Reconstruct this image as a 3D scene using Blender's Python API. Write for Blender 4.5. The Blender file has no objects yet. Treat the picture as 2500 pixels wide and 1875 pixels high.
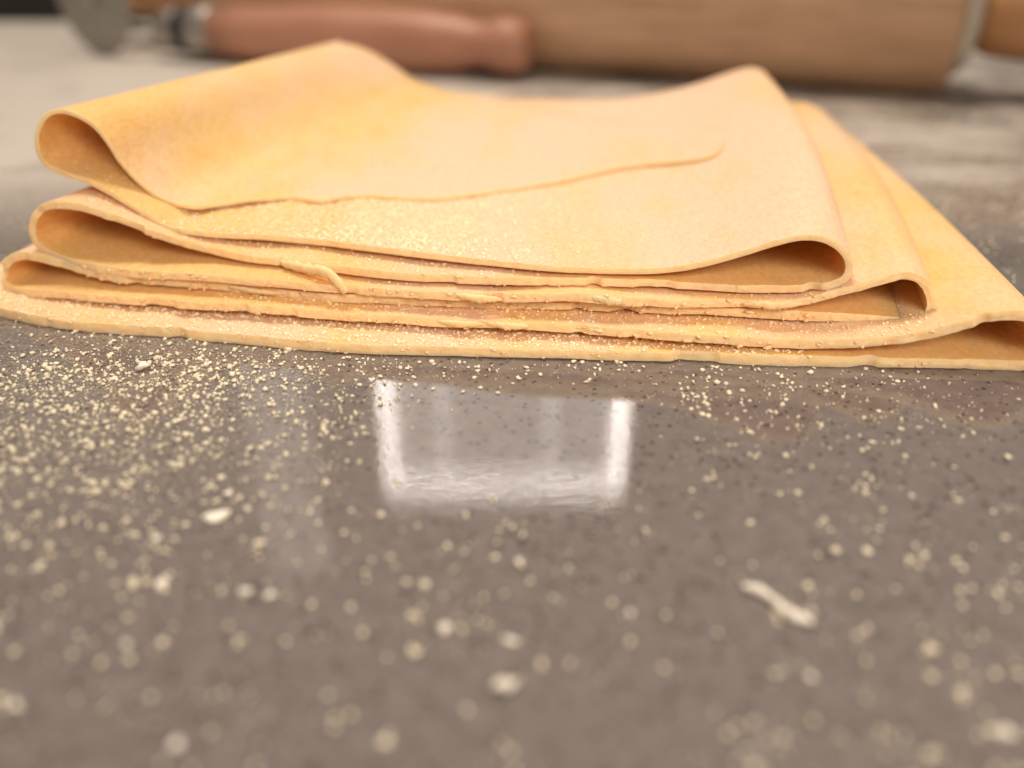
import bpy, math, random
import numpy as np
from mathutils import Vector
from mathutils.bvhtree import BVHTree

random.seed(7)
rng = np.random.default_rng(11)
sc = bpy.context.scene
CM = 0.01                                   # all lengths below are centimetres

# ------------------------------------------------------------------ camera
FPX, CAM_H, PITCH = 2080.0, 4.9, math.radians(28.7)     # focal length in photo pixels, lens height, tilt
cam_d = bpy.data.cameras.new('camera')
cam = bpy.data.objects.new('camera', cam_d)
sc.collection.objects.link(cam)
cam.location = (0, 0, CAM_H * CM)
cam.rotation_euler = (math.radians(90) - PITCH, 0, 0)
cam_d.sensor_width = 36.0
cam_d.lens = 36.0 * FPX / 2500.0
cam_d.clip_start, cam_d.clip_end = 0.002, 50.0
cam_d.dof.use_dof = True
cam_d.dof.focus_distance = 10.75 * CM
cam_d.dof.aperture_fstop = 9.0
sc.camera = cam

# ------------------------------------------------------------------ light
world = bpy.data.worlds.new('World')
sc.world = world
world.use_nodes = True
bg = world.node_tree.nodes['Background']
bg.inputs['Color'].default_value = (1.0, 0.83, 0.70, 1)
bg.inputs['Strength'].default_value = 0.34

def area(name, loc, target, size, power, col, spread=180):
    d = bpy.data.lights.new(name, 'AREA')
    d.shape = 'RECTANGLE'
    d.size, d.size_y = size[0] * CM, size[1] * CM
    d.energy = power
    d.color = col
    d.spread = math.radians(spread)
    o = bpy.data.objects.new(name, d)
    sc.collection.objects.link(o)
    o.location = Vector(loc) * CM
    o.rotation_euler = (Vector(target) - Vector(loc)).to_track_quat('-Z', 'Y').to_euler()
    return o

area('ceiling_lamp', (-14, 44, 108), (0, 16, 0), (34, 28), 9.2, (1.0, 0.87, 0.73))
area('front_fill', (9, -14, 18), (0, 10.5, 0.6), (16, 10), 0.11, (1.0, 0.86, 0.73), 65)  # added fill, beam narrowed to brighten the cut edges and fold insides

sc.view_settings.view_transform = 'Standard'
sc.view_settings.look = 'None'
sc.view_settings.exposure = 0.08
sc.view_settings.gamma = 1.0
sc.cycles.use_denoising = True
sc.cycles.max_bounces = 10
sc.cycles.diffuse_bounces = 6

# ------------------------------------------------------------------ helpers
CP, SP = math.cos(PITCH), math.sin(PITCH)

def ray(px, py):
    u, v = (px - 1250) / FPX, (937.5 - py) / FPX
    return np.array([u, CP + v * SP, -SP + v * CP])

def on_z(px, py, z=0.0):
    d = ray(px, py)
    return d * ((z - CAM_H) / d[2]) + np.array([0, 0, CAM_H])

def tag(o, label=None, cat=None, group=None, kind=None):
    if label: o['label'] = label
    if cat: o['category'] = cat
    if group: o['group'] = group
    if kind: o['kind'] = kind
    return o

def mesh_obj(name, verts, faces, mat, parent=None, smooth=True):
    me = bpy.data.meshes.new(name)
    me.from_pydata([tuple(map(float, v)) for v in np.asarray(verts) * CM], [], faces)
    me.materials.append(mat)
    if smooth:
        me.polygons.foreach_set('use_smooth', [True] * len(me.polygons))
    me.update()
    o = bpy.data.objects.new(name, me)
    sc.collection.objects.link(o)
    if parent: o.parent = parent
    return o

def empty(name, loc=(0, 0, 0), rot=(0, 0, 0)):
    o = bpy.data.objects.new(name, None)
    o.empty_display_size = 0.01
    sc.collection.objects.link(o)
    o.location = Vector(loc) * CM
    o.rotation_euler = rot
    return o

def edge_attr(o):
    a = o.data.attributes.new('cut_edge', 'FLOAT', 'POINT')
    a.data.foreach_set('value', np.ones(len(o.data.vertices), np.float32))

def smooth_noise(n, step, seed, cyc=False):
    r = np.random.default_rng(seed)
    k = max(4, int(n / step) + 4)
    c = r.uniform(-1, 1, k)
    x = np.linspace(0, k - 3.001, n)
    i = x.astype(int)
    f = x - i
    f = f * f * (3 - 2 * f)
    return c[i] * (1 - f) + c[i + 1] * f

# ------------------------------------------------------------------ materials
class NT:
    def __init__(self, name):
        self.m = bpy.data.materials.new(name)
        self.m.use_nodes = True
        self.t = self.m.node_tree
        self.b = self.t.nodes['Principled BSDF']
        tc = self.t.nodes.new('ShaderNodeTexCoord')
        mp = self.t.nodes.new('ShaderNodeMapping')
        mp.inputs['Scale'].default_value = (100, 100, 100)      # texture space in centimetres
        self.t.links.new(tc.outputs['Object'], mp.inputs['Vector'])
        self.co = mp.outputs['Vector']
    def n(self, typ, **kw):
        nd = self.t.nodes.new(typ)
        for k, v in kw.items():
            setattr(nd, k, v)
        return nd
    def l(self, a, b):
        self.t.links.new(a, b)
    def stretch(self, s, rot=(0, 0, 0)):
        mp = self.n('ShaderNodeMapping')
        mp.inputs['Scale'].default_value = s
        mp.inputs['Rotation'].default_value = rot
        self.l(self.co, mp.inputs['Vector'])
        return mp.outputs['Vector']
    def noise(self, scale, detail=3, rough=0.55, co=None):
        nd = self.n('ShaderNodeTexNoise')
        nd.inputs['Scale'].default_value = scale
        nd.inputs['Detail'].default_value = detail
        nd.inputs['Roughness'].default_value = rough
        self.l(co or self.co, nd.inputs['Vector'])
        return nd.outputs['Fac']
    def ramp(self, fac, stops):
        nd = self.n('ShaderNodeValToRGB')
        e = nd.color_ramp.elements
        while len(e) < len(stops): e.new(0.5)
        for el, (p, c) in zip(e, stops):
            el.position = p
            el.color = (c, c, c, 1) if isinstance(c, (int, float)) else (*c, 1)
        self.l(fac, nd.inputs['Fac'])
        return nd.outputs['Color']
    def mix(self, fac, a, b, typ='MIX'):
        nd = self.n('ShaderNodeMix', data_type='RGBA', blend_type=typ)
        for k, v in (('Factor', fac), ('A', a), ('B', b)):
            s = [i for i in nd.inputs if i.name == k and (i.type == 'RGBA' or (k == 'Factor' and i.type == 'VALUE'))][0]
            if isinstance(v, (int, float)): s.default_value = v
            elif isinstance(v, tuple): s.default_value = (*v, 1)
            else: self.l(v, s)
        return [o for o in nd.outputs if o.type == 'RGBA'][0]
    def math(self, op, a, b=0.0):
        nd = self.n('ShaderNodeMath', operation=op)
        for i, v in enumerate((a, b)):
            if isinstance(v, (int, float)): nd.inputs[i].default_value = v
            else: self.l(v, nd.inputs[i])
        return nd.outputs[0]
    def attr(self, name):
        return self.n('ShaderNodeAttribute', attribute_name=name).outputs['Fac']
    def bump(self, h, strength, dist):
        nd = self.n('ShaderNodeBump')
        nd.inputs['Strength'].default_value = strength
        nd.inputs['Distance'].default_value = dist * CM
        self.l(h, nd.inputs['Height'])
        self.l(nd.outputs['Normal'], self.b.inputs['Normal'])
    def set(self, **kw):
        for k, v in kw.items():
            s = self.b.inputs[k.replace('_', ' ')]
            if hasattr(v, 'is_linked'): self.l(v, s)
            else: s.default_value = v
        return self.m

def mat_dough():
    t = NT('fresh_dough')
    patch = t.noise(0.55, 4, 0.6, t.stretch((1.0, 0.45, 1.0), (0, 0, 0.25)))
    flour = t.ramp(t.math('ADD', t.math('MULTIPLY', patch, 0.9), t.math('MULTIPLY', t.attr('flour'), 0.5)), [(0.44, 0.0), (0.74, 1.0)])  # flour patches; the attribute also carries the painted fold glow
    bare = t.ramp(t.noise(1.3, 3), [(0.3, (0.88, 0.53, 0.18)), (0.7, (0.91, 0.59, 0.25))])
    col = t.mix(flour, bare, (0.90, 0.61, 0.415))
    fine = t.ramp(t.noise(16, 4, 0.7, t.stretch((1, 0.5, 1))), [(0.32, 0.84), (0.7, 1.06)])
    col = t.mix(1.0, col, fine, 'MULTIPLY')
    pale = t.ramp(t.noise(26, 2, 0.6), [(0.56, 0.0), (0.70, 1.0)])
    col = t.mix(t.math('MULTIPLY', pale, t.math('MULTIPLY', flour, 0.35)), col, (0.88, 0.70, 0.45))
    edge = t.attr('cut_edge')
    ecol = t.ramp(t.noise(7, 4, 0.7), [(0.3, (0.95, 0.61, 0.30)), (0.65, (1.0, 0.72, 0.42))])
    col = t.mix(edge, col, ecol)
    h = t.math('ADD', t.math('MULTIPLY', t.noise(34, 4, 0.7), 0.6), t.math('MULTIPLY', t.noise(5, 3), 0.6))
    t.bump(h, 0.6, 0.02)
    t.set(Base_Color=col, Roughness=0.62, Subsurface_Weight=0.5, Subsurface_Scale=0.0018)
    t.b.inputs['Subsurface Radius'].default_value = (1.0, 0.64, 0.32)
    t.b.inputs['Specular IOR Level'].default_value = 0.3
    return t.m

def mat_counter():
    t = NT('polished_quartz')
    base = t.ramp(t.noise(4.5, 6, 0.75), [(0.3, (0.124, 0.107, 0.100)), (0.7, (0.196, 0.172, 0.161))])
    vd = t.n('ShaderNodeTexVoronoi')
    vd.inputs['Scale'].default_value = 9.0
    t.l(t.co, vd.inputs['Vector'])
    dk = t.math('MULTIPLY', t.ramp(vd.outputs['Distance'], [(0.16, 1.0), (0.30, 0.0)]), t.ramp(t.noise(3.1, 2), [(0.40, 0.0), (0.48, 1.0)]))
    col = t.mix(t.math('MULTIPLY', dk, 0.9), base, (0.035, 0.026, 0.022))
    vb = t.n('ShaderNodeTexVoronoi')
    vb.inputs['Scale'].default_value = 15.0
    t.l(t.co, vb.inputs['Vector'])
    lt = t.math('MULTIPLY', t.ramp(vb.outputs['Distance'], [(0.12, 1.0), (0.24, 0.0)]), t.ramp(t.noise(4.7, 2), [(0.52, 0.0), (0.60, 1.0)]))
    col = t.mix(t.math('MULTIPLY', lt, 0.35), col, (0.30, 0.26, 0.22))
    # film of the finest semolina dust in front of the dough's left half
    sp0 = t.n('ShaderNodeSeparateXYZ')
    t.l(t.co, sp0.inputs['Vector'])
    m1 = t.n('ShaderNodeMapRange', interpolation_type='SMOOTHSTEP')
    m1.inputs['From Min'].default_value, m1.inputs['From Max'].default_value = 1.0, -5.0
    t.l(sp0.outputs['X'], m1.inputs['Value'])
    m2 = t.n('ShaderNodeMapRange', interpolation_type='SMOOTHSTEP')
    m2.inputs['From Min'].default_value, m2.inputs['From Max'].default_value = 5.0, 9.0
    t.l(sp0.outputs['Y'], m2.inputs['Value'])
    film = t.math('MULTIPLY', t.math('MULTIPLY', m1.outputs['Result'], m2.outputs['Result']), t.ramp(t.noise(20, 4, 0.7), [(0.50, 0.0), (0.66, 0.45)]))
    col = t.mix(film, col, (0.62, 0.55, 0.42))
    # dry flour wiped across the stone behind the dough
    sep = t.n('ShaderNodeSeparateXYZ')
    t.l(t.co, sep.inputs['Vector'])
    far = t.n('ShaderNodeMapRange')
    far.inputs['From Min'].default_value, far.inputs['From Max'].default_value = 13.0, 19.0
    t.l(sep.outputs['Y'], far.inputs['Value'])
    lf = t.n('ShaderNodeMapRange')                      # the flour was swept towards the left
    lf.inputs['From Min'].default_value, lf.inputs['From Max'].default_value = 4.0, -8.0
    lf.inputs['To Min'].default_value, lf.inputs['To Max'].default_value = -0.06, 0.10
    t.l(sep.outputs['X'], lf.inputs['Value'])
    smear = t.ramp(t.math('ADD', lf.outputs['Result'], t.noise(0.30, 6, 0.7, t.stretch((0.8, 1.2, 1), (0, 0, -0.15)))), [(0.24, 0.0), (0.55, 1.0)])
    dust = t.math('MULTIPLY', t.math('MULTIPLY', smear, far.outputs['Result']), 0.85)
    col = t.mix(dust, col, (0.68, 0.63, 0.57))
    rough = t.math('ADD', t.math('MULTIPLY', t.noise(1.1, 4, 0.6), 0.05), t.math('MULTIPLY', dust, 0.5))
    rough = t.math('ADD', rough, 0.01)
    h = t.math('ADD', t.math('MULTIPLY', t.noise(9, 2, 0.5), 0.25), t.math('MULTIPLY', t.noise(30, 1, 0.5, t.stretch((0.3, 1, 1))), 0.55))
    t.bump(h, 0.10, 0.012)
    t.set(Base_Color=col, Roughness=rough)
    t.b.inputs['IOR'].default_value = 1.52
    return t.m

def mat_wood(name, c1, c2, rough=0.5, spec=0.4, axis=0):
    t = NT(name)
    s = [1.0, 1.0, 1.0]
    s[axis] = 0.06
    g = t.noise(3.0, 6, 0.65, t.stretch(tuple(s)))
    big = t.noise(0.5, 3, 0.5)
    f = t.math('ADD', t.math('MULTIPLY', g, 0.75), t.math('MULTIPLY', big, 0.3))
    col = t.ramp(f, [(0.36, c1), (0.66, c2)])
    t.bump(g, 0.2, 0.01)
    t.set(Base_Color=col, Roughness=rough)
    t.b.inputs['Specular IOR Level'].default_value = spec
    return t.m

def mat_plain(name, c, rough, metal=0.0, var=0.15, scale=3.0):
    t = NT(name)
    col = t.ramp(t.noise(scale, 4, 0.6), [(0.3, tuple(x * (1 - var) for x in c)), (0.7, tuple(min(1, x * (1 + var)) for x in c))])
    return t.set(Base_Color=col, Roughness=rough, Metallic=metal)

def mat_emit(name, c, s):
    t = NT(name)
    f = t.ramp(t.noise(0.3, 2), [(0.3, tuple(x * 0.93 for x in c)), (0.7, c)])
    t.set(Base_Color=(0.8, 0.8, 0.8, 1), Emission_Color=f, Emission_Strength=s)
    return t.m

M_DOUGH = mat_dough()
M_COUNTER = mat_counter()
M_BARREL = mat_wood('beech_wood', (0.44, 0.265, 0.155), (0.66, 0.43, 0.27))
M_GRIP = mat_wood('oiled_wood', (0.46, 0.235, 0.105), (0.60, 0.33, 0.155))
M_RED = mat_wood('stained_red_wood', (0.37, 0.175, 0.110), (0.50, 0.25, 0.165), 0.45)
M_STEEL = mat_plain('brushed_steel', (0.38, 0.35, 0.32), 0.45, 1.0)
M_BLADE = mat_plain('dull_steel', (0.38, 0.36, 0.33), 0.6, 1.0)
M_COLLAR = mat_plain('pale_nylon', (0.62, 0.57, 0.47), 0.5)
M_BLACK = mat_plain('black_rubber', (0.012, 0.010, 0.009), 0.6)
M_GRAIN = mat_plain('semolina', (0.84, 0.76, 0.58), 0.7, 0, 0.12, 9.0)
M_DGRAIN = mat_plain('semolina_on_dough', (1.0, 0.84, 0.56), 0.6, 0, 0.03, 9.0)
M_FRAY = mat_plain('frayed_dough', (0.93, 0.66, 0.36), 0.7, 0, 0.08, 12.0)
M_CRUMB = mat_plain('dry_dough', (0.90, 0.84, 0.74), 0.7, 0, 0.10, 12.0)
M_SPLASH = mat_plain('black_stone', (0.010, 0.009, 0.007), 0.5)
M_PANEL = mat_emit('lit_diffuser', (1.0, 0.88, 0.83), 1.0)
M_STRIP = mat_emit('glowing_tube', (1.0, 0.90, 0.84), 28.0)
M_HOUSING = mat_plain('white_enamel', (0.7, 0.68, 0.64), 0.4)

# ------------------------------------------------------------------ counter
def slab(name, x0, x1, y0, y1, z0, z1, mat, parent=None, bev=0.0):
    import bmesh
    bm = bmesh.new()
    bmesh.ops.create_cube(bm, size=1)
    for v in bm.verts:
        v.co = Vector(((x0, x1)[v.co.x > 0], (y0, y1)[v.co.y > 0], (z0, z1)[v.co.z > 0])) * CM
    if bev:
        bmesh.ops.bevel(bm, geom=bm.edges[:], offset=bev * CM, segments=3, affect='EDGES')
    me = bpy.data.meshes.new(name)
    bm.to_mesh(me); bm.free()
    me.materials.append(mat)
    o = bpy.data.objects.new(name, me)
    sc.collection.objects.link(o)
    if parent: o.parent = parent
    return o

counter = slab('countertop', -90, 90, -12, 50, -3, 0, M_COUNTER, bev=0.3)
tag(counter, 'dark grey speckled polished stone countertop dusted with flour', 'countertop', kind='structure')
splash = slab('backsplash', -90, 90, 50.1, 52, -3, 14, M_SPLASH, bev=0.1)
tag(splash, 'black stone upstand along the far edge of the countertop', 'backsplash', kind='structure')

# ------------------------------------------------------------------ folded dough sheet
TH = 0.127                                       # slope of the cut edge across the counter (about 7 degrees)
E2 = np.array([TH, 1.0, 0]) / math.hypot(1, TH)  # direction from the near cut edge to the far one
FY = 10.2
def on_edge(px, py, s):
    """point of a pixel's ray on the upright plane that stands s centimetres behind the base line"""
    d = ray(px, py)
    t = (FY + s) / (d[1] + TH * d[0])
    return d * t + np.array([0, 0, CAM_H])

W = 10.0
def back(a, z, w=W):
    x = a
    return np.array([x, FY - TH * x, 0]) + E2 * w + np.array([0, 0, z])
def backpx(px, py):
    return on_edge(px, py, W * math.hypot(1, TH))

def dens(pts, n):
    """Catmull-Rom through the points, n samples even in arc length"""
    P = np.asarray(pts, float)
    Q = np.vstack([2 * P[0] - P[1], P, 2 * P[-1] - P[-2]])
    out = []
    for i in range(1, len(Q) - 2):
        p0, p1, p2, p3 = Q[i - 1:i + 3]
        # centripetal parametrisation keeps tight bends from overshooting
        d01, d12, d23 = [max(1e-5, np.linalg.norm(b - a)) ** 0.5 for a, b in ((p0, p1), (p1, p2), (p2, p3))]
        m1 = d12 * ((p1 - p0) / d01 - (p2 - p0) / (d01 + d12) + (p2 - p1) / d12)
        m2 = d12 * ((p2 - p1) / d12 - (p3 - p1) / (d12 + d23) + (p3 - p2) / d23)
        for t in np.linspace(0, 1, 14, endpoint=False):
            out.append((2*t**3 - 3*t**2 + 1) * p1 + (t**3 - 2*t**2 + t) * m1 + (-2*t**3 + 3*t**2) * p2 + (t**3 - t**2) * m2)
    out.append(P[-1])
    out = np.array(out)
    L = np.concatenate([[0], np.cumsum(np.linalg.norm(np.diff(out, axis=0), axis=1))])
    return np.stack([np.interp(np.linspace(0, L[-1], n), L, out[:, k]) for k in range(3)], 1)

def edge_pts(px, sb):
    xs, ss = zip(*sb)
    return [on_edge(x, y, np.interp(x, xs, ss)) for x, y in px]

# near cut edge of every layer, from fold to fold (top to bottom); second list: how far back that edge lies
F2 = edge_pts([(89,331),(91,365),(101,390),(122,409),(169,428),(220,445),(274,474),(329,508),(376,536),(401,555),(464,567),(549,576),
               (633,579),(718,587),(844,600),(996,619),(1150,636),(1303,652),(1400,659),(1499,662),(1624,660),(1723,643),(1823,615),(1897,593),
               (1957,580),(2007,583),(2046,603),(2069,628),(2076,647)],
              [(80,1.15),(300,0.85),(464,0.68),(600,0.76),(718,0.82),(996,0.48),(1303,0.22),(1624,0.26),(2076,0.25)])
F3 = edge_pts([(2076,647),(2069,677),(2046,692),(1997,702),(1897,706),(1798,704),(1649,697),(1499,690),(1342,689),(1188,686),(1034,679),(919,669),(842,661),
               (784,654),(727,646),(633,637),(528,616),(422,588),(338,559),(274,533),(211,510),(169,501),(127,500),(97,512),(82,538),(78,559)],
              [(78,0.55),(400,0.52),(530,0.50),(633,0.40),(919,0.14),(1188,0.06),(1500,0.2),(1897,0.26),(2076,0.25)])
F4 = edge_pts([(78,559),(82,584),(101,607),(135,626),(190,643),(253,658),(338,669),(464,677),(591,688),(718,698),(802,706),(881,710),(996,717),(1111,722),
               (1207,726),(1323,724),(1419,724),(1524,733),(1649,738),(1798,741),(1897,742),(1972,737),(2046,717),(2121,697),(2176,680),(2221,673),
               (2255,690),(2273,720),(2276,742)],
              [(78,0.55),(250,0.25),(464,0.10),(718,-0.02),(1111,-0.06),(1524,0.02),(1897,0.15),(2276,0.28)])
F5 = edge_pts([(2276,742),(2268,767),(2245,783),(2196,783),(2121,778),(1997,772),(1897,767),(1748,760),(1599,755),(1419,750),(1188,746),(1034,739),(881,732),
               (765,724),(675,715),(549,701),(422,691),(295,681),(232,669),(169,650),(106,633),(63,626),(34,628),(13,643),(3,664)],
              [(0,0.45),(295,0.28),(549,0.20),(881,0.03),(1342,0.12),(1748,0.2),(2276,0.28)])
F6 = edge_pts([(3,664),(6,690),(25,707),(63,716),(127,717),(211,725),(338,734),(464,744),(591,751),(718,762),(844,774),(957,779),(1073,787),(1188,791),(1303,797),
               (1419,805),(1549,814),(1698,824),(1847,834),(1947,839),(2046,839),(2146,834),(2245,821),(2320,804),(2394,782),(2454,770),(2500,773),
               (2540,786),(2564,812),(2570,842)],
              [(0,0.45),(70,0.15),(464,-0.13),(844,-0.23),(1303,-0.23),(1698,-0.29),(2046,-0.25),(2570,-0.18)])
F7 = [p for p in edge_pts([(2570,842),(2562,872),(2535,889)], [(2500,-0.18),(2600,-0.18)])]
F7 += [on_z(x, y, 0.078) for x, y in [(2500,894),(2394,892),(2295,889),(2146,886),(1947,881),(1698,873),(1500,868),(1265,863),(1034,857),(842,850),(718,840),
               (549,825),(380,811),(211,800),(84,783),(0,762),(-50,742)]] + [np.array([-8.1, 11.9, 0.078])]
B2 = [back(a, z) for a, z in [(-5.45,2.05),(-5.3,1.75),(-4.9,1.55),(-4.2,1.40),(-3,1.30),(-1,1.24),(1,1.28)]] + \
     [backpx(*p) for p in [(1600,232),(1700,208),(1790,178),(1835,169),(1865,180)]] + [back(4.15, 1.62)]
B3 = [back(a, z) for a, z in [(4.15,1.62),(4.05,1.38),(3.6,1.15),(2,1.06),(-1,1.05),(-3,1.07),(-4.4,1.22),(-5.1,1.30),(-5.5,1.12)]]
B4 = [back(a, z) for a, z in [(-5.5,1.12),(-5.3,0.92),(-4.5,0.86),(0,0.84),(3.6,0.84),(4.4,1.06),(4.9,1.27),(5.3,1.24),(5.6,1.10),(5.75,0.92)]]
B5 = [back(a, z) for a, z in [(5.75,0.92),(5.62,0.78),(5.1,0.70),(4.3,0.63),(0,0.60),(-4.6,0.62),(-5.4,0.66),(-5.7,0.52)]]
B6 = [back(a, z, 11.2) for a, z in [(-5.7,0.52),(-5.5,0.38),(-4.4,0.32),(0,0.30),(4.6,0.36),(5.3,0.58),(5.75,0.73),(6.0,0.72),(6.15,0.48)]]
B7 = [back(a, z, 11.2) for a, z in [(6.15,0.48),(6.02,0.16),(5.2,0.078),(0,0.078),(-6,0.078),(-8.6,0.078)]]

NV = 44
VV = np.linspace(0, 1, NV) ** 1.7
seg_n = {2: 400, 3: 380, 4: 400, 5: 400, 6: 420, 7: 400}
def rule(F, B, n, bulge=None):
    f, b = dens(F, n), dens(B, n)
    g = f[:, None, :] * (1 - VV[None, :, None]) + b[:, None, :] * VV[None, :, None]
    if bulge is not None:
        g = g + bulge[:, None, :] * (np.sin(np.pi * VV) * 1.0)[None, :, None]
    return g
def side_bulge(n, at, width, vec):
    u = np.linspace(0, 1, n)
    w = np.exp(-((u - at) / width) ** 2)
    return w[:, None] * np.array(vec)[None, :]
G = {}
fb = [(F2, B2), (F3, B3), (F4, B4), (F5, B5), (F6, B6), (F7, B7)]
for k, (F, B) in zip(range(2, 8), fb):
    n = seg_n[k]
    bl = None
    if k == 2: bl = side_bulge(n, 1.0, 0.13, (0.30, 0, 0.04)) + side_bulge(n, 0.62, 0.16, (0, 0, -0.10))
    if k == 3: bl = side_bulge(n, 0.0, 0.10, (0.30, 0, 0.04))
    if k == 4: bl = side_bulge(n, 1.0, 0.10, (0.22, 0, 0.06))
    if k == 5: bl = side_bulge(n, 0.0, 0.08, (0.22, 0, 0.0))
    if k == 6: bl = side_bulge(n, 1.0, 0.10, (0.10, 0, 0.04))
    if k == 7: bl = side_bulge(n, 0.0, 0.05, (0.10, 0, 0.0))
    G[k] = rule(F, B, n, bl)

# the topmost flap: lies on layer 2, its rounded end is the free end of the sheet
n2 = G[2].shape[0]
vs2 = [Vector(p) for p in G[2].reshape(-1, 3)]
fs2 = [(i * NV + j, (i + 1) * NV + j, (i + 1) * NV + j + 1, i * NV + j + 1) for i in range(n2 - 1) for j in range(NV - 1)]
bvh2 = BVHTree.FromPolygons(vs2, fs2)
def on_layer2(px, py, lift):
    d = Vector(ray(px, py)).normalized()
    h = bvh2.ray_cast(Vector((0, 0, CAM_H)), d)
    return None if h[0] is None else np.array(h[0] - d * (lift / max(0.25, abs(d.z))))
front1 = [(1768,342),(1762,360),(1748,374),(1718,386),(1659,395),(1564,403),(1490,414),(1400,436),(1300,455),(1175,473),(1087,485),(999,486),(911,480),(844,481),
          (781,491),(718,483),(655,486),(591,491),(528,501),(477,507)]
F1 = []
for i, (x, y) in enumerate(front1):
    F1.append(on_layer2(x, y, 0.078 if x > 600 else 0.10))
s_at = (F1[-1][1] + TH * F1[-1][0]) - FY
loop1 = [(422,497),(380,478),(338,445),(295,398),(253,335),(220,301),(182,280),(144,271),(118,278),(99,301)]
for i, (x, y) in enumerate(loop1):
    q = (i + 1) / (len(loop1) + 1)
    q = q * q * (3 - 2 * q)
    F1.append(on_edge(x, y, s_at * (1 - q) + 1.15 * q))
F1.append(F2[0])
back1 = [(1768,342),(1752,330),(1705,318),(1610,308),(1500,299),(1400,287),(1300,270)]
B1 = [on_layer2(x, y, 0.076) for x, y in back1]
B1 += [backpx(*p) for p in [(1180,237),(1080,222),(1015,198),(960,162),(905,128),(860,112),(836,108)]]
B1 += [back(-5.25, 2.42), B2[0]]
print('flap', [None if p is None else [round(float(c), 2) for c in p] for p in F1[:20:3]], 'setback', round(float(s_at), 2))
n1 = 430
fl, blk = dens(F1, n1), dens(B1, n1)
G[1] = fl[:, None, :] * (1 - VV[None, :, None]) + blk[:, None, :] * VV[None, :, None]
# keep the flap just above the layer it lies on
for i in range(n1):
    for j in range(NV):
        p = G[1][i, j]
        h = bvh2.ray_cast(Vector((p[0], p[1], 9.0)), Vector((0, 0, -1)))
        if h[0] is not None and i < n1 * 0.80:
            lo = h[0].z + 0.076
            w = min(1.0, max(0.0, (0.80 - i / n1) / 0.12))
            hi = lo + 0.02 + 3.0 * max(0.0, (i / n1 - 0.46))
            z = min(max(p[2], lo), hi) if w >= 1 else max(p[2], lo)
            G[1][i, j, 2] = p[2] + (z - p[2]) * w

path = np.concatenate([G[1]] + [G[k][1:] for k in range(2, 8)], 0)
lay = np.concatenate([np.full(n1, 1)] + [np.full(G[k].shape[0] - 1, k) for k in range(2, 8)])
NU = path.shape[0]
# smooth across the folds along u (front edge kept crisp enough)
for _ in range(8):
    path[1:-1] = 0.25 * path[:-2] + 0.5 * path[1:-1] + 0.25 * path[2:]
# the knife-cut edge wanders a little; rows just behind it follow
rag = 0.011 * smooth_noise(NU, 17, 1) + 0.007 * smooth_noise(NU, 5, 2) + 0.005 * smooth_noise(NU, 2, 4) + 0.025 * smooth_noise(NU, 76, 3)
amp = np.interp(lay, [1, 2, 3, 4, 5, 6, 7], [0.5, 0.6, 1.0, 1.5, 1.6, 1.2, 0.9])
chip = np.maximum(0, smooth_noise(NU, 10, 5) - 0.55) * 0.20 * (lay >= 3)
sh = (rag * amp + chip)
fall = np.exp(-VV / 0.012)
path += E2[None, None, :] * (sh[:, None] * fall[None, :])[:, :, None]
# gentle waviness of the whole sheet
du = np.gradient(path, axis=0)
dv = np.gradient(path, VV, axis=1)
nrm = np.cross(du, dv)
ln = np.linalg.norm(nrm, axis=2, keepdims=True)
nrm = nrm / np.maximum(ln, 1e-9)
for i in range(14):           # the pointed free end has no width: borrow a neighbour's normal
    nrm[i] = nrm[14]
tk = np.interp(lay + 0.0, [1, 2, 3, 4, 5, 6, 7], [0.062, 0.080, 0.100, 0.115, 0.115, 0.122, 0.138])
for _ in range(100): tk[1:-1] = 0.25 * tk[:-2] + 0.5 * tk[1:-1] + 0.25 * tk[2:]
tn = 1 + 0.05 * smooth_noise(NU, 11, 8) * amp + 0.10 * smooth_noise(NU, 45, 9) * amp + 0.04 * smooth_noise(NU, 2, 10) * amp
tedge = 1 + (tn[:, None] - 1) * np.exp(-VV / 0.02)[None, :]
half = 0.5 * tk[:, None] * tedge
up = path + nrm * half[:, :, None]
dn = path - nrm * half[:, :, None]
up[:, :, 2] = np.maximum(up[:, :, 2], 0.004)
dn[:, :, 2] = np.maximum(dn[:, :, 2], 0.004)

NR = 6
rim = []
jit = rng.normal(0, 1, (NR, NU))
for r in range(NR):
    q = r / (NR - 1)
    c = up[:, 0] * (1 - q) + dn[:, 0] * q
    mid = math.sin(math.pi * q)
    out = 0.05 * tk * mid
    c = c - E2[None, :] * (out + mid * ( 0.004 * jit[r] * amp + 0.010 * smooth_noise(NU, 5, 20 + r) * amp))[:, None]
    rim.append(c)
verts = np.concatenate([up.reshape(-1, 3), dn.reshape(-1, 3)] + rim, 0)
N0 = NU * NV
faces = []
for i in range(NU - 1):
    a, b = i * NV, (i + 1) * NV
    for j in range(NV - 1):
        faces.append((a + j, b + j, b + j + 1, a + j + 1))
        faces.append((N0 + a + j, N0 + a + j + 1, N0 + b + j + 1, N0 + b + j))
    ring = [(2 * N0 + r * NU + i, 2 * N0 + r * NU + i + 1) for r in range(NR)]
    for (p, q), (s, t) in zip(ring[:-1], ring[1:]):
        faces.append((p, s, t, q))
    faces.append((a + NV - 1, b + NV - 1, N0 + b + NV - 1, N0 + a + NV - 1))
for a in (0, (NU - 1) * NV):
    for j in range(NV - 1):
        faces.append((a + j, a + j + 1, N0 + a + j + 1, N0 + a + j))
dough = mesh_obj('pasta_sheet', verts, faces, M_DOUGH)
tag(dough, 'long sheet of fresh yellow pasta dough folded back and forth into a loose stack', 'pasta')
fl_layer = np.interp(lay, [1, 2, 3, 4, 5, 6, 7], [0.35, 0.55, 0.15, 0.1, 0.3, 0.1, 0.35])
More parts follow.
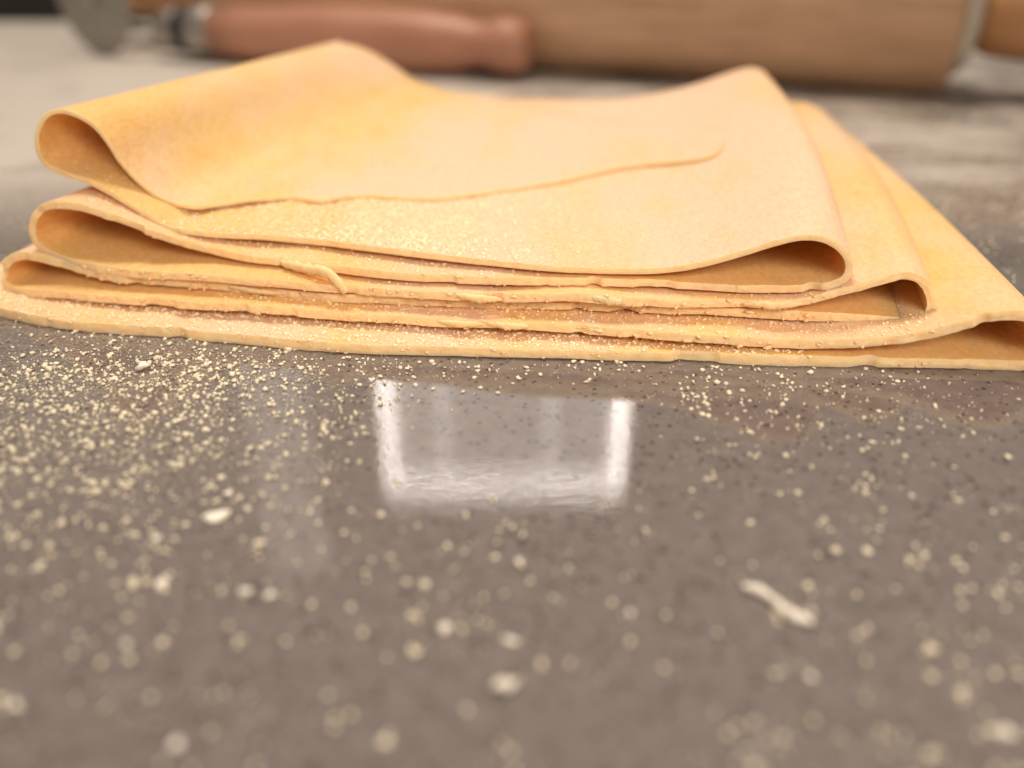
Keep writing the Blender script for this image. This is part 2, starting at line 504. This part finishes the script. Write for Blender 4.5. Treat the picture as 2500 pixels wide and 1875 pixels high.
u_in = np.concatenate([np.linspace(0, 1, (lay == k).sum()) for k in range(1, 8)])
fl_layer = np.where(lay == 1, np.interp(u_in, [0, 0.4, 0.58, 0.68, 0.85, 1], [0.62, 0.60, 0.50, 0.12, 0.25, 0.0]), fl_layer)
fl_layer = np.where(lay == 2, np.interp(u_in, [0, 0.2, 0.3, 0.85, 0.95, 1], [0.0, 0.3, 0.34, 0.58, 0.5, 0.2]), fl_layer)
fl_layer = np.where(lay >= 4, fl_layer * 0.7 + 0.12, fl_layer)
for _ in range(70): fl_layer[1:-1] = 0.25 * fl_layer[:-2] + 0.5 * fl_layer[1:-1] + 0.25 * fl_layer[2:]
ss = lambda q: np.clip(q, 0, 1) ** 2 * (3 - 2 * np.clip(q, 0, 1))
fl2 = np.repeat(fl_layer[:, None], NV, 1)
wu = ss((path[:, :, 0] + 3.6) / 2.2)                      # shaded orange glow inside the left folds, put into the colour
wd = np.where((lay == 1)[:, None], 1.0, ss((2.6 - path[:, :, 0]) / 2.0))      # orange glow inside the right folds, painted the same way
flour_glow_up = (fl2 * wu - 0.30 * (1 - wu)).reshape(-1)
flour_glow_dn = (fl2 * wd - 0.30 * (1 - wd)).reshape(-1)
at = dough.data.attributes.new('flour', 'FLOAT', 'POINT')
at.data.foreach_set('value', np.concatenate([flour_glow_up, flour_glow_dn, np.zeros(NR * NU)]).astype(np.float32))
at = dough.data.attributes.new('cut_edge', 'FLOAT', 'POINT')
at.data.foreach_set('value', np.concatenate([np.zeros(2 * N0), np.ones(NR * NU)]).astype(np.float32))

# ------------------------------------------------------------------ grains, crumbs, shreds
def ico():
    t = (1 + 5 ** 0.5) / 2
    v = np.array([(-1,t,0),(1,t,0),(-1,-t,0),(1,-t,0),(0,-1,t),(0,1,t),(0,-1,-t),(0,1,-t),(t,0,-1),(t,0,1),(-t,0,-1),(-t,0,1)], float)
    v /= np.linalg.norm(v[0])
    f = [(0,11,5),(0,5,1),(0,1,7),(0,7,10),(0,10,11),(1,5,9),(5,11,4),(11,10,2),(10,7,6),(7,1,8),(3,9,4),(3,4,2),(3,2,6),(3,6,8),(3,8,9),(4,9,5),(2,4,11),(6,2,10),(8,6,7),(9,8,1)]
    return v, np.array(f)
IV, IF = ico()
def grains(name, pos, rad, mat, parent=None, flat=0.75):
    n = len(pos)
    jit = 1 + rng.uniform(-0.38, 0.38, (n, 12, 1))
    ax = rng.uniform(0.6, 1.6, (n, 1, 3))
    ang = rng.uniform(0, 2 * np.pi, n)
    v = IV[None] * jit * ax * rad[:, None, None]
    v[:, :, 2] *= flat
    c, s = np.cos(ang)[:, None], np.sin(ang)[:, None]
    x, y = v[:, :, 0] * c - v[:, :, 1] * s, v[:, :, 0] * s + v[:, :, 1] * c
    v[:, :, 0], v[:, :, 1] = x, y
    v = (v + pos[:, None, :]).reshape(-1, 3) * CM
    f = (IF[None] + (np.arange(n) * 12)[:, None, None]).reshape(-1)
    me = bpy.data.meshes.new(name)
    me.vertices.add(len(v)); me.vertices.foreach_set('co', v.reshape(-1).astype(np.float32))
    me.loops.add(len(f)); me.loops.foreach_set('vertex_index', f.astype(np.int32))
    m = len(f) // 3
    me.polygons.add(m)
    me.polygons.foreach_set('loop_start', np.arange(0, 3 * m, 3, dtype=np.int32))
    me.polygons.foreach_set('use_smooth', np.ones(m, bool))
    me.update(calc_edges=True)
    me.materials.append(mat)
    o = bpy.data.objects.new(name, me)
    sc.collection.objects.link(o)
    if parent: o.parent = parent
    return o

u0 = {k: int(np.argmax(lay == k)) for k in range(1, 8)}
def scatter(k, n, ua, ub, va, vb, r0, r1, vpow=1.0, ucl=None):
    """grains on the upper side of layer k"""
    cnt = int((lay == k).sum())
    if ucl is None: u = rng.uniform(ua, ub, n)
    else: u = np.clip(rng.normal((ua + ub) / 2, (ub - ua) / ucl, n), 0.01, 0.99)
    v = va + (vb - va) * rng.uniform(0, 1, n) ** vpow
    fi = u0[k] + u * (cnt - 2)
    vi = np.interp(v, VV, np.arange(NV))
    surf = up if k % 2 == 0 else dn
    i, j = fi.astype(int), np.minimum(vi.astype(int), NV - 2)
    a, b = (fi - i)[:, None], (vi - j)[:, None]
    p = (surf[i, j] * (1 - a) + surf[i + 1, j] * a) * (1 - b) + (surf[i, j + 1] * (1 - a) + surf[i + 1, j + 1] * a) * b
    r = r0 + (r1 - r0) * rng.uniform(0, 1, n) ** 2.2
    p[:, 2] += r * 0.30
    return p, r
sets = [scatter(2, 9000, 0.15, 0.75, 0.0, 0.36, 0.006, 0.020, 1.2, 4.2),
        scatter(2, 900, 0.1, 0.95, 0.0, 0.6, 0.006, 0.014, 1.2),
        scatter(2, 2600, 0.22, 0.70, 0.0, 0.34, 0.014, 0.030, 1.0, 4.5),
        scatter(3, 700, 0.35, 0.92, 0.0, 0.08, 0.008, 0.022),
        scatter(7, 5200, 0.20, 0.99, 0.0, 0.10, 0.008, 0.026),
        scatter(6, 1100, 0.25, 0.90, 0.0, 0.05, 0.007, 0.020),
        scatter(4, 250, 0.2, 0.9, 0.0, 0.02, 0.006, 0.016),
        scatter(6, 160, 0.86, 0.99, 0.0, 0.6, 0.005, 0.011),
        scatter(4, 120, 0.86, 0.99, 0.0, 0.6, 0.005, 0.011),
        scatter(1, 500, 0.05, 0.7, 0.0, 0.5, 0.004, 0.009)]
g = grains('semolina_dusting', np.concatenate([s[0] for s in sets]), np.concatenate([s[1] for s in sets]), M_DGRAIN, dough, 0.6)
g['kind'] = 'stuff'

# ragged crumbs clinging to the cut edges
def crumb_mesh(r, seed, elong=1.0):
    rr = np.random.default_rng(seed)
    import bmesh
    bm = bmesh.new()
    bmesh.ops.create_icosphere(bm, subdivisions=2, radius=1)
    off = rr.uniform(-1, 1, (5, 3))
    for v in bm.verts:
        d = 1.0
        for q in range(5):
            d += 0.26 * math.sin(4.3 * float(np.dot(off[q], v.co)) + q * 1.7)
        v.co *= d * r
        v.co.x *= elong
    vs = np.array([v.co[:] for v in bm.verts])
    fs = [tuple(x.index for x in f.verts) for f in bm.faces]
    bm.free()
    return vs, fs
ev, ef, off = [], [], 0
for k, n, ra, rb in ((3, 30, 0.006, 0.020), (4, 90, 0.006, 0.024), (5, 130, 0.006, 0.028), (6, 110, 0.006, 0.026), (7, 60, 0.006, 0.018)):
    cnt = int((lay == k).sum())
    for q in range(n):
        i = u0[k] + int(cnt * random.uniform(0.1, 0.9))
        rr = random.uniform(ra, rb)
        w = random.random()
        p = up[i, 0] * w + dn[i, 0] * (1 - w) - E2 * rr * 0.5
        p[2] = max(p[2], rr * 0.7)
        vs, fs = crumb_mesh(rr, 1000 + off, random.uniform(0.8, 2.0))
        ev.append(vs * np.array([1, 1, 0.8]) + p); ef += [tuple(x + off for x in f) for f in fs]; off += len(vs)
ec = mesh_obj('edge_crumbs', np.concatenate(ev), ef, M_FRAY, dough)
ec['kind'] = 'stuff'
edge_attr(ec)

# frayed shreds hanging off the cut edge, each its own little roll of dough
def shred(name, pts, radii, mat, parent, seed=0, nr=9):
    P = dens(pts, 26)
    R = np.interp(np.linspace(0, 1, 26), np.linspace(0, 1, len(radii)), radii)
    r = np.random.default_rng(seed)
    V, Fc = [], []
    for i in range(26):
        t = P[min(i + 1, 25)] - P[max(i - 1, 0)]
        t /= np.linalg.norm(t)
        a = np.cross(t, [0, 1, 0.3]); a /= np.linalg.norm(a)
        b = np.cross(t, a)
        for q in range(nr):
            w = 2 * math.pi * q / nr
            k = R[i] * (1 + r.uniform(-0.32, 0.32))
            V.append(P[i] + a * math.cos(w) * k + b * math.sin(w) * k * 0.75)
    for i in range(25):
        for q in range(nr):
            Fc.append((i * nr + q, i * nr + (q + 1) % nr, (i + 1) * nr + (q + 1) % nr, (i + 1) * nr + q))
    Fc.append(tuple(range(nr))[::-1]); Fc.append(tuple(25 * nr + q for q in range(nr)))
    o = mesh_obj(name, V, Fc, mat, parent)
    edge_attr(o)
    return o
ts = shred('torn_strip', [on_edge(690, 643, 0.38), on_edge(745, 655, 0.20), on_edge(800, 668, 0.04), on_edge(825, 690, -0.03), on_edge(846, 714, -0.06)],
           [0.05, 0.075, 0.085, 0.075, 0.055], M_DOUGH, dough, 4)
ts['label'] = 'loose torn strip of dough hanging off the cut edge'
for i, (a, b, s, r) in enumerate([((1105,720),(1225,732),-0.10,0.055), ((1425,722),(1540,741),-0.02,0.06), ((1815,742),(1960,742),0.06,0.06), ((1070,785),(1180,792),-0.27,0.05),
                                  ((1190,790),(1290,797),-0.27,0.055), ((560,700),(700,718),0.12,0.04)]):
    m = ((a[0] + b[0]) / 2, (a[1] + b[1]) / 2 + 3)
    shred('edge_shred', [on_edge(*a, s + 0.03), on_edge(a[0]*0.75+b[0]*0.25, a[1]*0.75+b[1]*0.25+1, s), on_edge(*m, s - 0.02), on_edge(a[0]*0.2+b[0]*0.8, a[1]*0.2+b[1]*0.8+1, s), on_edge(*b, s + 0.03)],
          [0.02, r * 0.8, r, r * 0.9, 0.02], M_DOUGH, dough, 30 + i)

# loose semolina on the counter
def blob(n, cx, cy, sx, sy):
    return np.stack([rng.normal(cx, sx, n), rng.normal(cy, sy, n)], 1)
def clusters(nc, per, x0, x1, y0, y1, spread):
    out = []
    for _ in range(nc):
        c = (rng.uniform(x0, x1), rng.uniform(y0, y1))
        out.append(blob(rng.integers(2, per), c[0], c[1], spread * rng.uniform(0.5, 1.5), spread * rng.uniform(0.5, 1.2)))
    return np.concatenate(out)
gp = [blob(1000, -5.2, 8.9, 1.3, 0.85), blob(420, -3.3, 8.9, 1.2, 0.7), blob(260, -4.6, 7.2, 1.4, 0.9), blob(150, 0.2, 9.25, 2.2, 0.22),
      clusters(60, 9, -6.5, -1.5, 6.8, 10.0, 0.10), blob(120, 3.7, 8.6, 1.6, 0.45), clusters(26, 7, 1.4, 6.0, 7.4, 9.2, 0.09),
      np.stack([rng.uniform(-6.5, 6.5, 280), rng.uniform(3.2, 9.3, 280)], 1), clusters(36, 6, -5, 5, 3.4, 7.5, 0.08), clusters(12, 10, 1.5, 4.2, 3.6, 5.0, 0.10), blob(420, -3.6, 6.0, 1.7, 1.2), blob(80, 3.2, 5.6, 1.6, 1.2)]
gp = np.concatenate(gp)
ok = (gp[:, 1] < FY - TH * gp[:, 0] - 0.25) & (gp[:, 1] > 2.0)
ok &= ~((np.abs(gp[:, 0] - 0.05) < 1.5) & (gp[:, 1] < 9.1) & (gp[:, 1] > 6.2) & (rng.uniform(0, 1, len(gp)) < 0.8))
gp = gp[ok]
gp = np.concatenate([gp, gp + rng.normal(0, 0.10, gp.shape), gp + rng.normal(0, 0.3, gp.shape)])
gp = gp[gp[:, 1] < FY - TH * gp[:, 0] - 0.3]
gr = 0.004 + 0.025 * rng.uniform(0, 1, len(gp)) ** 4.0
near = grains('semolina_grains', np.column_stack([gp, gr * 0.62]), gr, M_GRAIN)
tag(near, 'pale semolina grains scattered on the stone in front of the dough', 'semolina', kind='stuff')
fp = np.concatenate([np.stack([rng.uniform(-26, 26, 5000), rng.uniform(12, 36, 5000)], 1), blob(4500, -11, 21, 4.5, 4.0), blob(3000, 11, 22, 3.0, 4.0), blob(1600, 9.5, 16, 1.3, 1.6),
                     blob(2500, 2, 25, 5, 2.5), clusters(160, 40, -14, 16, 16, 30, 0.5)])
def clear(p):
    a = p[:, 0] - TH * (p[:, 1] - FY)
    d = (p[:, 1] - FY + TH * p[:, 0])
    return ~((a > -8.3) & (a < 6.9) & (d < 10.6))
fp = fp[clear(fp)]
fr = 0.006 + 0.016 * rng.uniform(0, 1, len(fp)) ** 2.0
far_g = grains('semolina_grains', np.column_stack([fp, fr * 0.62]), fr, M_GRAIN)
tag(far_g, 'thick dusting of semolina on the stone between dough and rolling pin', 'semolina', kind='stuff')

# single crumbs big enough to count
CR = [(525,1268,0.075,1.7,0.5,0), (560,1212,0.055,1.0,0,0), (398,1425,0.055,1.3,-0.2,0), (600,1448,0.05,1.5,-0.2,0), (655,1458,0.035,1.6,0,0), (1230,1680,0.06,1.7,0,0),
      (435,1822,0.055,1.3,0.3,0), (313,1578,0.045,1.0,0,0), (42,1730,0.045,1.0,0,0), (1245,1570,0.05,1.3,0,0), (1085,1535,0.05,1.4,0.2,0), (1538,1505,0.042,1.0,0,0),
      (1890,1650,0.038,1.2,0.2,0), (2448,1795,0.055,1.6,-0.2,0), (350,905,0.085,1.3,0.2,0), (1975,1655,0.04,1.0,0,0), (385,1318,0.035,1.0,0,0), (1265,1375,0.04,1.0,0,0)]
for i, (x, y, r, el, rot, _) in enumerate(CR):
    p = on_z(x, y, 0)
    vs, fs = crumb_mesh(r * 0.72, 500 + i, el)
    o = mesh_obj('dough_crumb', vs * np.array([1, 1, 0.7]), fs, M_CRUMB)
    zmin = (vs[:, 2] * 0.7).min()
    o.location = Vector((p[0], p[1], -zmin)) * CM
    o.rotation_euler = (0, 0, rot)
    own = {0: 'oblong white dough crumb, the largest one lying on the counter', 1: 'roundish white crumb touching the far side of the largest oblong crumb',
           5: 'fat white crumb lying alone on bare counter, facing the glowing reflection', 14: 'white crumb lying among the dense semolina close to the dough edge',
           12: 'small pale crumb closest to the worm-shaped dough scrap'}
    tag(o, own.get(i, 'small whitish crumb of dry dough lying loose on the dark counter'), 'crumb', 'dough crumbs scattered on the counter')
w = [on_z(x, y, 0.05) for x, y in [(1812,1430),(1850,1440),(1885,1462),(1925,1495),(1960,1512),(1985,1518)]]
worm = shred('dough_scrap', w, [0.028, 0.05, 0.035, 0.05, 0.055, 0.03], M_CRUMB, None, 77)
tag(worm, 'thin worm-shaped scrap of pale dough lying on the counter', 'dough scrap')

# ------------------------------------------------------------------ rolling pin and pastry wheel
def lathe(name, prof, mat, parent, n=48, seed=None):
    """turned solid along +X from (x, radius) pairs"""
    V, Fc = [], []
    for x, r in prof:
        for q in range(n):
            a = 2 * math.pi * q / n
            V.append((x, r * math.cos(a), r * math.sin(a)))
    for i in range(len(prof) - 1):
        for q in range(n):
            Fc.append((i * n + q, (i + 1) * n + q, (i + 1) * n + (q + 1) % n, i * n + (q + 1) % n))
    Fc.append(tuple(range(n))); Fc.append(tuple((len(prof) - 1) * n + q for q in range(n))[::-1])
    return mesh_obj(name, V, Fc, mat, parent)

PA, PB = np.array([13.7, 28.2]), np.array([-11.2, 38.4])
d = PB - PA
Lp = float(np.linalg.norm(d))
RP = 2.5
pin = empty('rolling_pin', (PA[0], PA[1], 0), (0, 0, math.atan2(d[1], d[0])))
tag(pin, 'wooden rolling pin with turned handles lying behind the dough', 'rolling pin')
def lift(o, z):
    o.location.z = z * CM
    return o
lift(lathe('barrel', [(0.0, RP - 0.32), (0.06, RP - 0.15), (0.18, RP - 0.05), (0.35, RP), (Lp - 0.35, RP), (Lp - 0.18, RP - 0.05), (Lp - 0.06, RP - 0.15), (Lp, RP - 0.32)], M_BARREL, pin), RP)
for sgn, x0 in ((-1, -0.02), (1, Lp + 0.02)):
    lift(lathe('collar', [(x0, 1.95), (x0 + sgn * 0.15, 1.9), (x0 + sgn * 0.4, 1.6), (x0 + sgn * 0.5, 1.3)][::sgn], M_COLLAR, pin), RP)
    h0 = x0 + sgn * 0.48
    lift(lathe('handle', [(h0, 1.15), (h0 + sgn * 0.4, 1.35), (h0 + sgn * 1.6, 1.45), (h0 + sgn * 3.4, 1.25), (h0 + sgn * 5.0, 1.3), (h0 + sgn * 6.0, 1.15), (h0 + sgn * 6.5, 0.75), (h0 + sgn * 6.62, 0.3)][::sgn], M_GRIP, pin), RP)

TA, TB = np.array([0.65, 30.6]), np.array([-11.2, 35.0])
d = TB - TA
Lt = float(np.linalg.norm(d))
tool = empty('pastry_wheel', (TA[0], TA[1], 0), (0, 0, math.atan2(d[1], d[0])))
tag(tool, 'pastry cutting wheel with reddish wooden handle lying against the rolling pin', 'pastry wheel')
ZT = 1.08
lift(lathe('handle', [(0, 0.3), (0.06, 0.6), (0.25, 0.82), (0.7, 0.92), (1.15, 0.88), (1.6, 0.74), (2.1, 0.76), (2.7, 0.92), (4.0, 1.03), (6.0, 1.08), (8.5, 1.06), (11, 0.95), (Lt, 0.86)], M_RED, tool), ZT)
lift(lathe('ferrule', [(Lt, 0.90), (Lt + 0.05, 0.93), (Lt + 0.95, 0.93), (Lt + 1.0, 0.90)], M_STEEL, tool), ZT)
lift(lathe('spacer', [(Lt + 1.0, 0.86), (Lt + 1.6, 0.86)], M_BLACK, tool), ZT)
lift(lathe('bolster', [(Lt + 1.5, 0.72), (Lt + 1.7, 0.80), (Lt + 2.3, 0.78), (Lt + 2.75, 0.55), (Lt + 2.95, 0.22)], M_STEEL, tool), ZT)
lift(lathe('shank', [(Lt + 2.9, 0.20), (Lt + 3.5, 0.16), (Lt + 5.4, 0.14)], M_STEEL, tool), ZT)
def disc(name, cx, r, th, mat, parent, zc, axis_rot):
    o = lathe(name, [(-th, r * 0.97), (-th * 0.6, r), (th * 0.6, r), (th, r * 0.97)], mat, parent, 64)
    o.location = Vector((cx, 0.25, zc)) * CM
    o.rotation_euler = axis_rot
    return o
disc('wheel', Lt + 5.6, 2.3, 0.06, M_BLADE, tool, 2.3, (0, 0, math.radians(78)))
disc('axle', Lt + 5.6, 0.4, 0.3, M_STEEL, tool, 2.2, (0, 0, math.radians(78)))

# ------------------------------------------------------------------ lit hood panel whose reflection lies on the counter
LY = 78.0
def mirrored(px, py):
    """where the ray mirrored by the counter at this pixel meets the upright plane y = LY"""
    d = ray(px, py)
    t = LY / d[1]
    p = d * t + np.array([0, 0, CAM_H])
    return p[0], -p[2]
x0, z1 = mirrored(958, 1196)
x1, _ = mirrored(1505, 1196)
xa, z0 = mirrored(958, 800)
lamp = empty('hood_light', ((x0 + x1) / 2, LY, z0))
tag(lamp, 'square lit panel with glowing tubes along its rim, mirrored in the countertop', 'light panel')
cx, hw, hh = (x0 + x1) / 2, (x1 - x0) / 2, z1 - z0
slab('housing', -hw - 1.2, hw + 1.2, 0.7, 3.0, -1, hh + 1.2, M_HOUSING, lamp, 0.2)
slab('diffuser', -hw, hw, 0.45, 0.68, 0, hh, M_PANEL, lamp)
slab('light_strip', -hw - 0.12, -hw + 0.12, -0.2, 0.2, 0, hh - 0.5, M_STRIP, lamp, 0.1)
slab('light_strip', hw - 0.17, hw + 0.17, -0.2, 0.2, 0, hh - 0.5, M_STRIP, lamp, 0.1)
slab('light_strip', -hw - 0.12, hw + 0.17, -0.2, 0.2, hh - 0.42, hh - 0.14, M_STRIP, lamp, 0.1)
for fx in (-0.52, 0.40):
    slab('diffuser_rib', hw * fx - 0.25, hw * fx + 0.25, 0.2, 0.44, 0, hh - 0.6, mat_emit('lit_rib', (1.0, 0.9, 0.86), 4.0), lamp)
xs0, zs1 = mirrored(660, 1420)
xs1, _ = mirrored(800, 1420)
slab('streak_card', xs0 - cx, xs1 - cx, 0.7, 2.0, 0, zs1 - z0, mat_emit('streak_glow', (1.0, 0.92, 0.86), 0.5), lamp)  # added glowing card, lays a pale streak beside the mirrored panel
print('lamp', x0, x1, z0, z1)
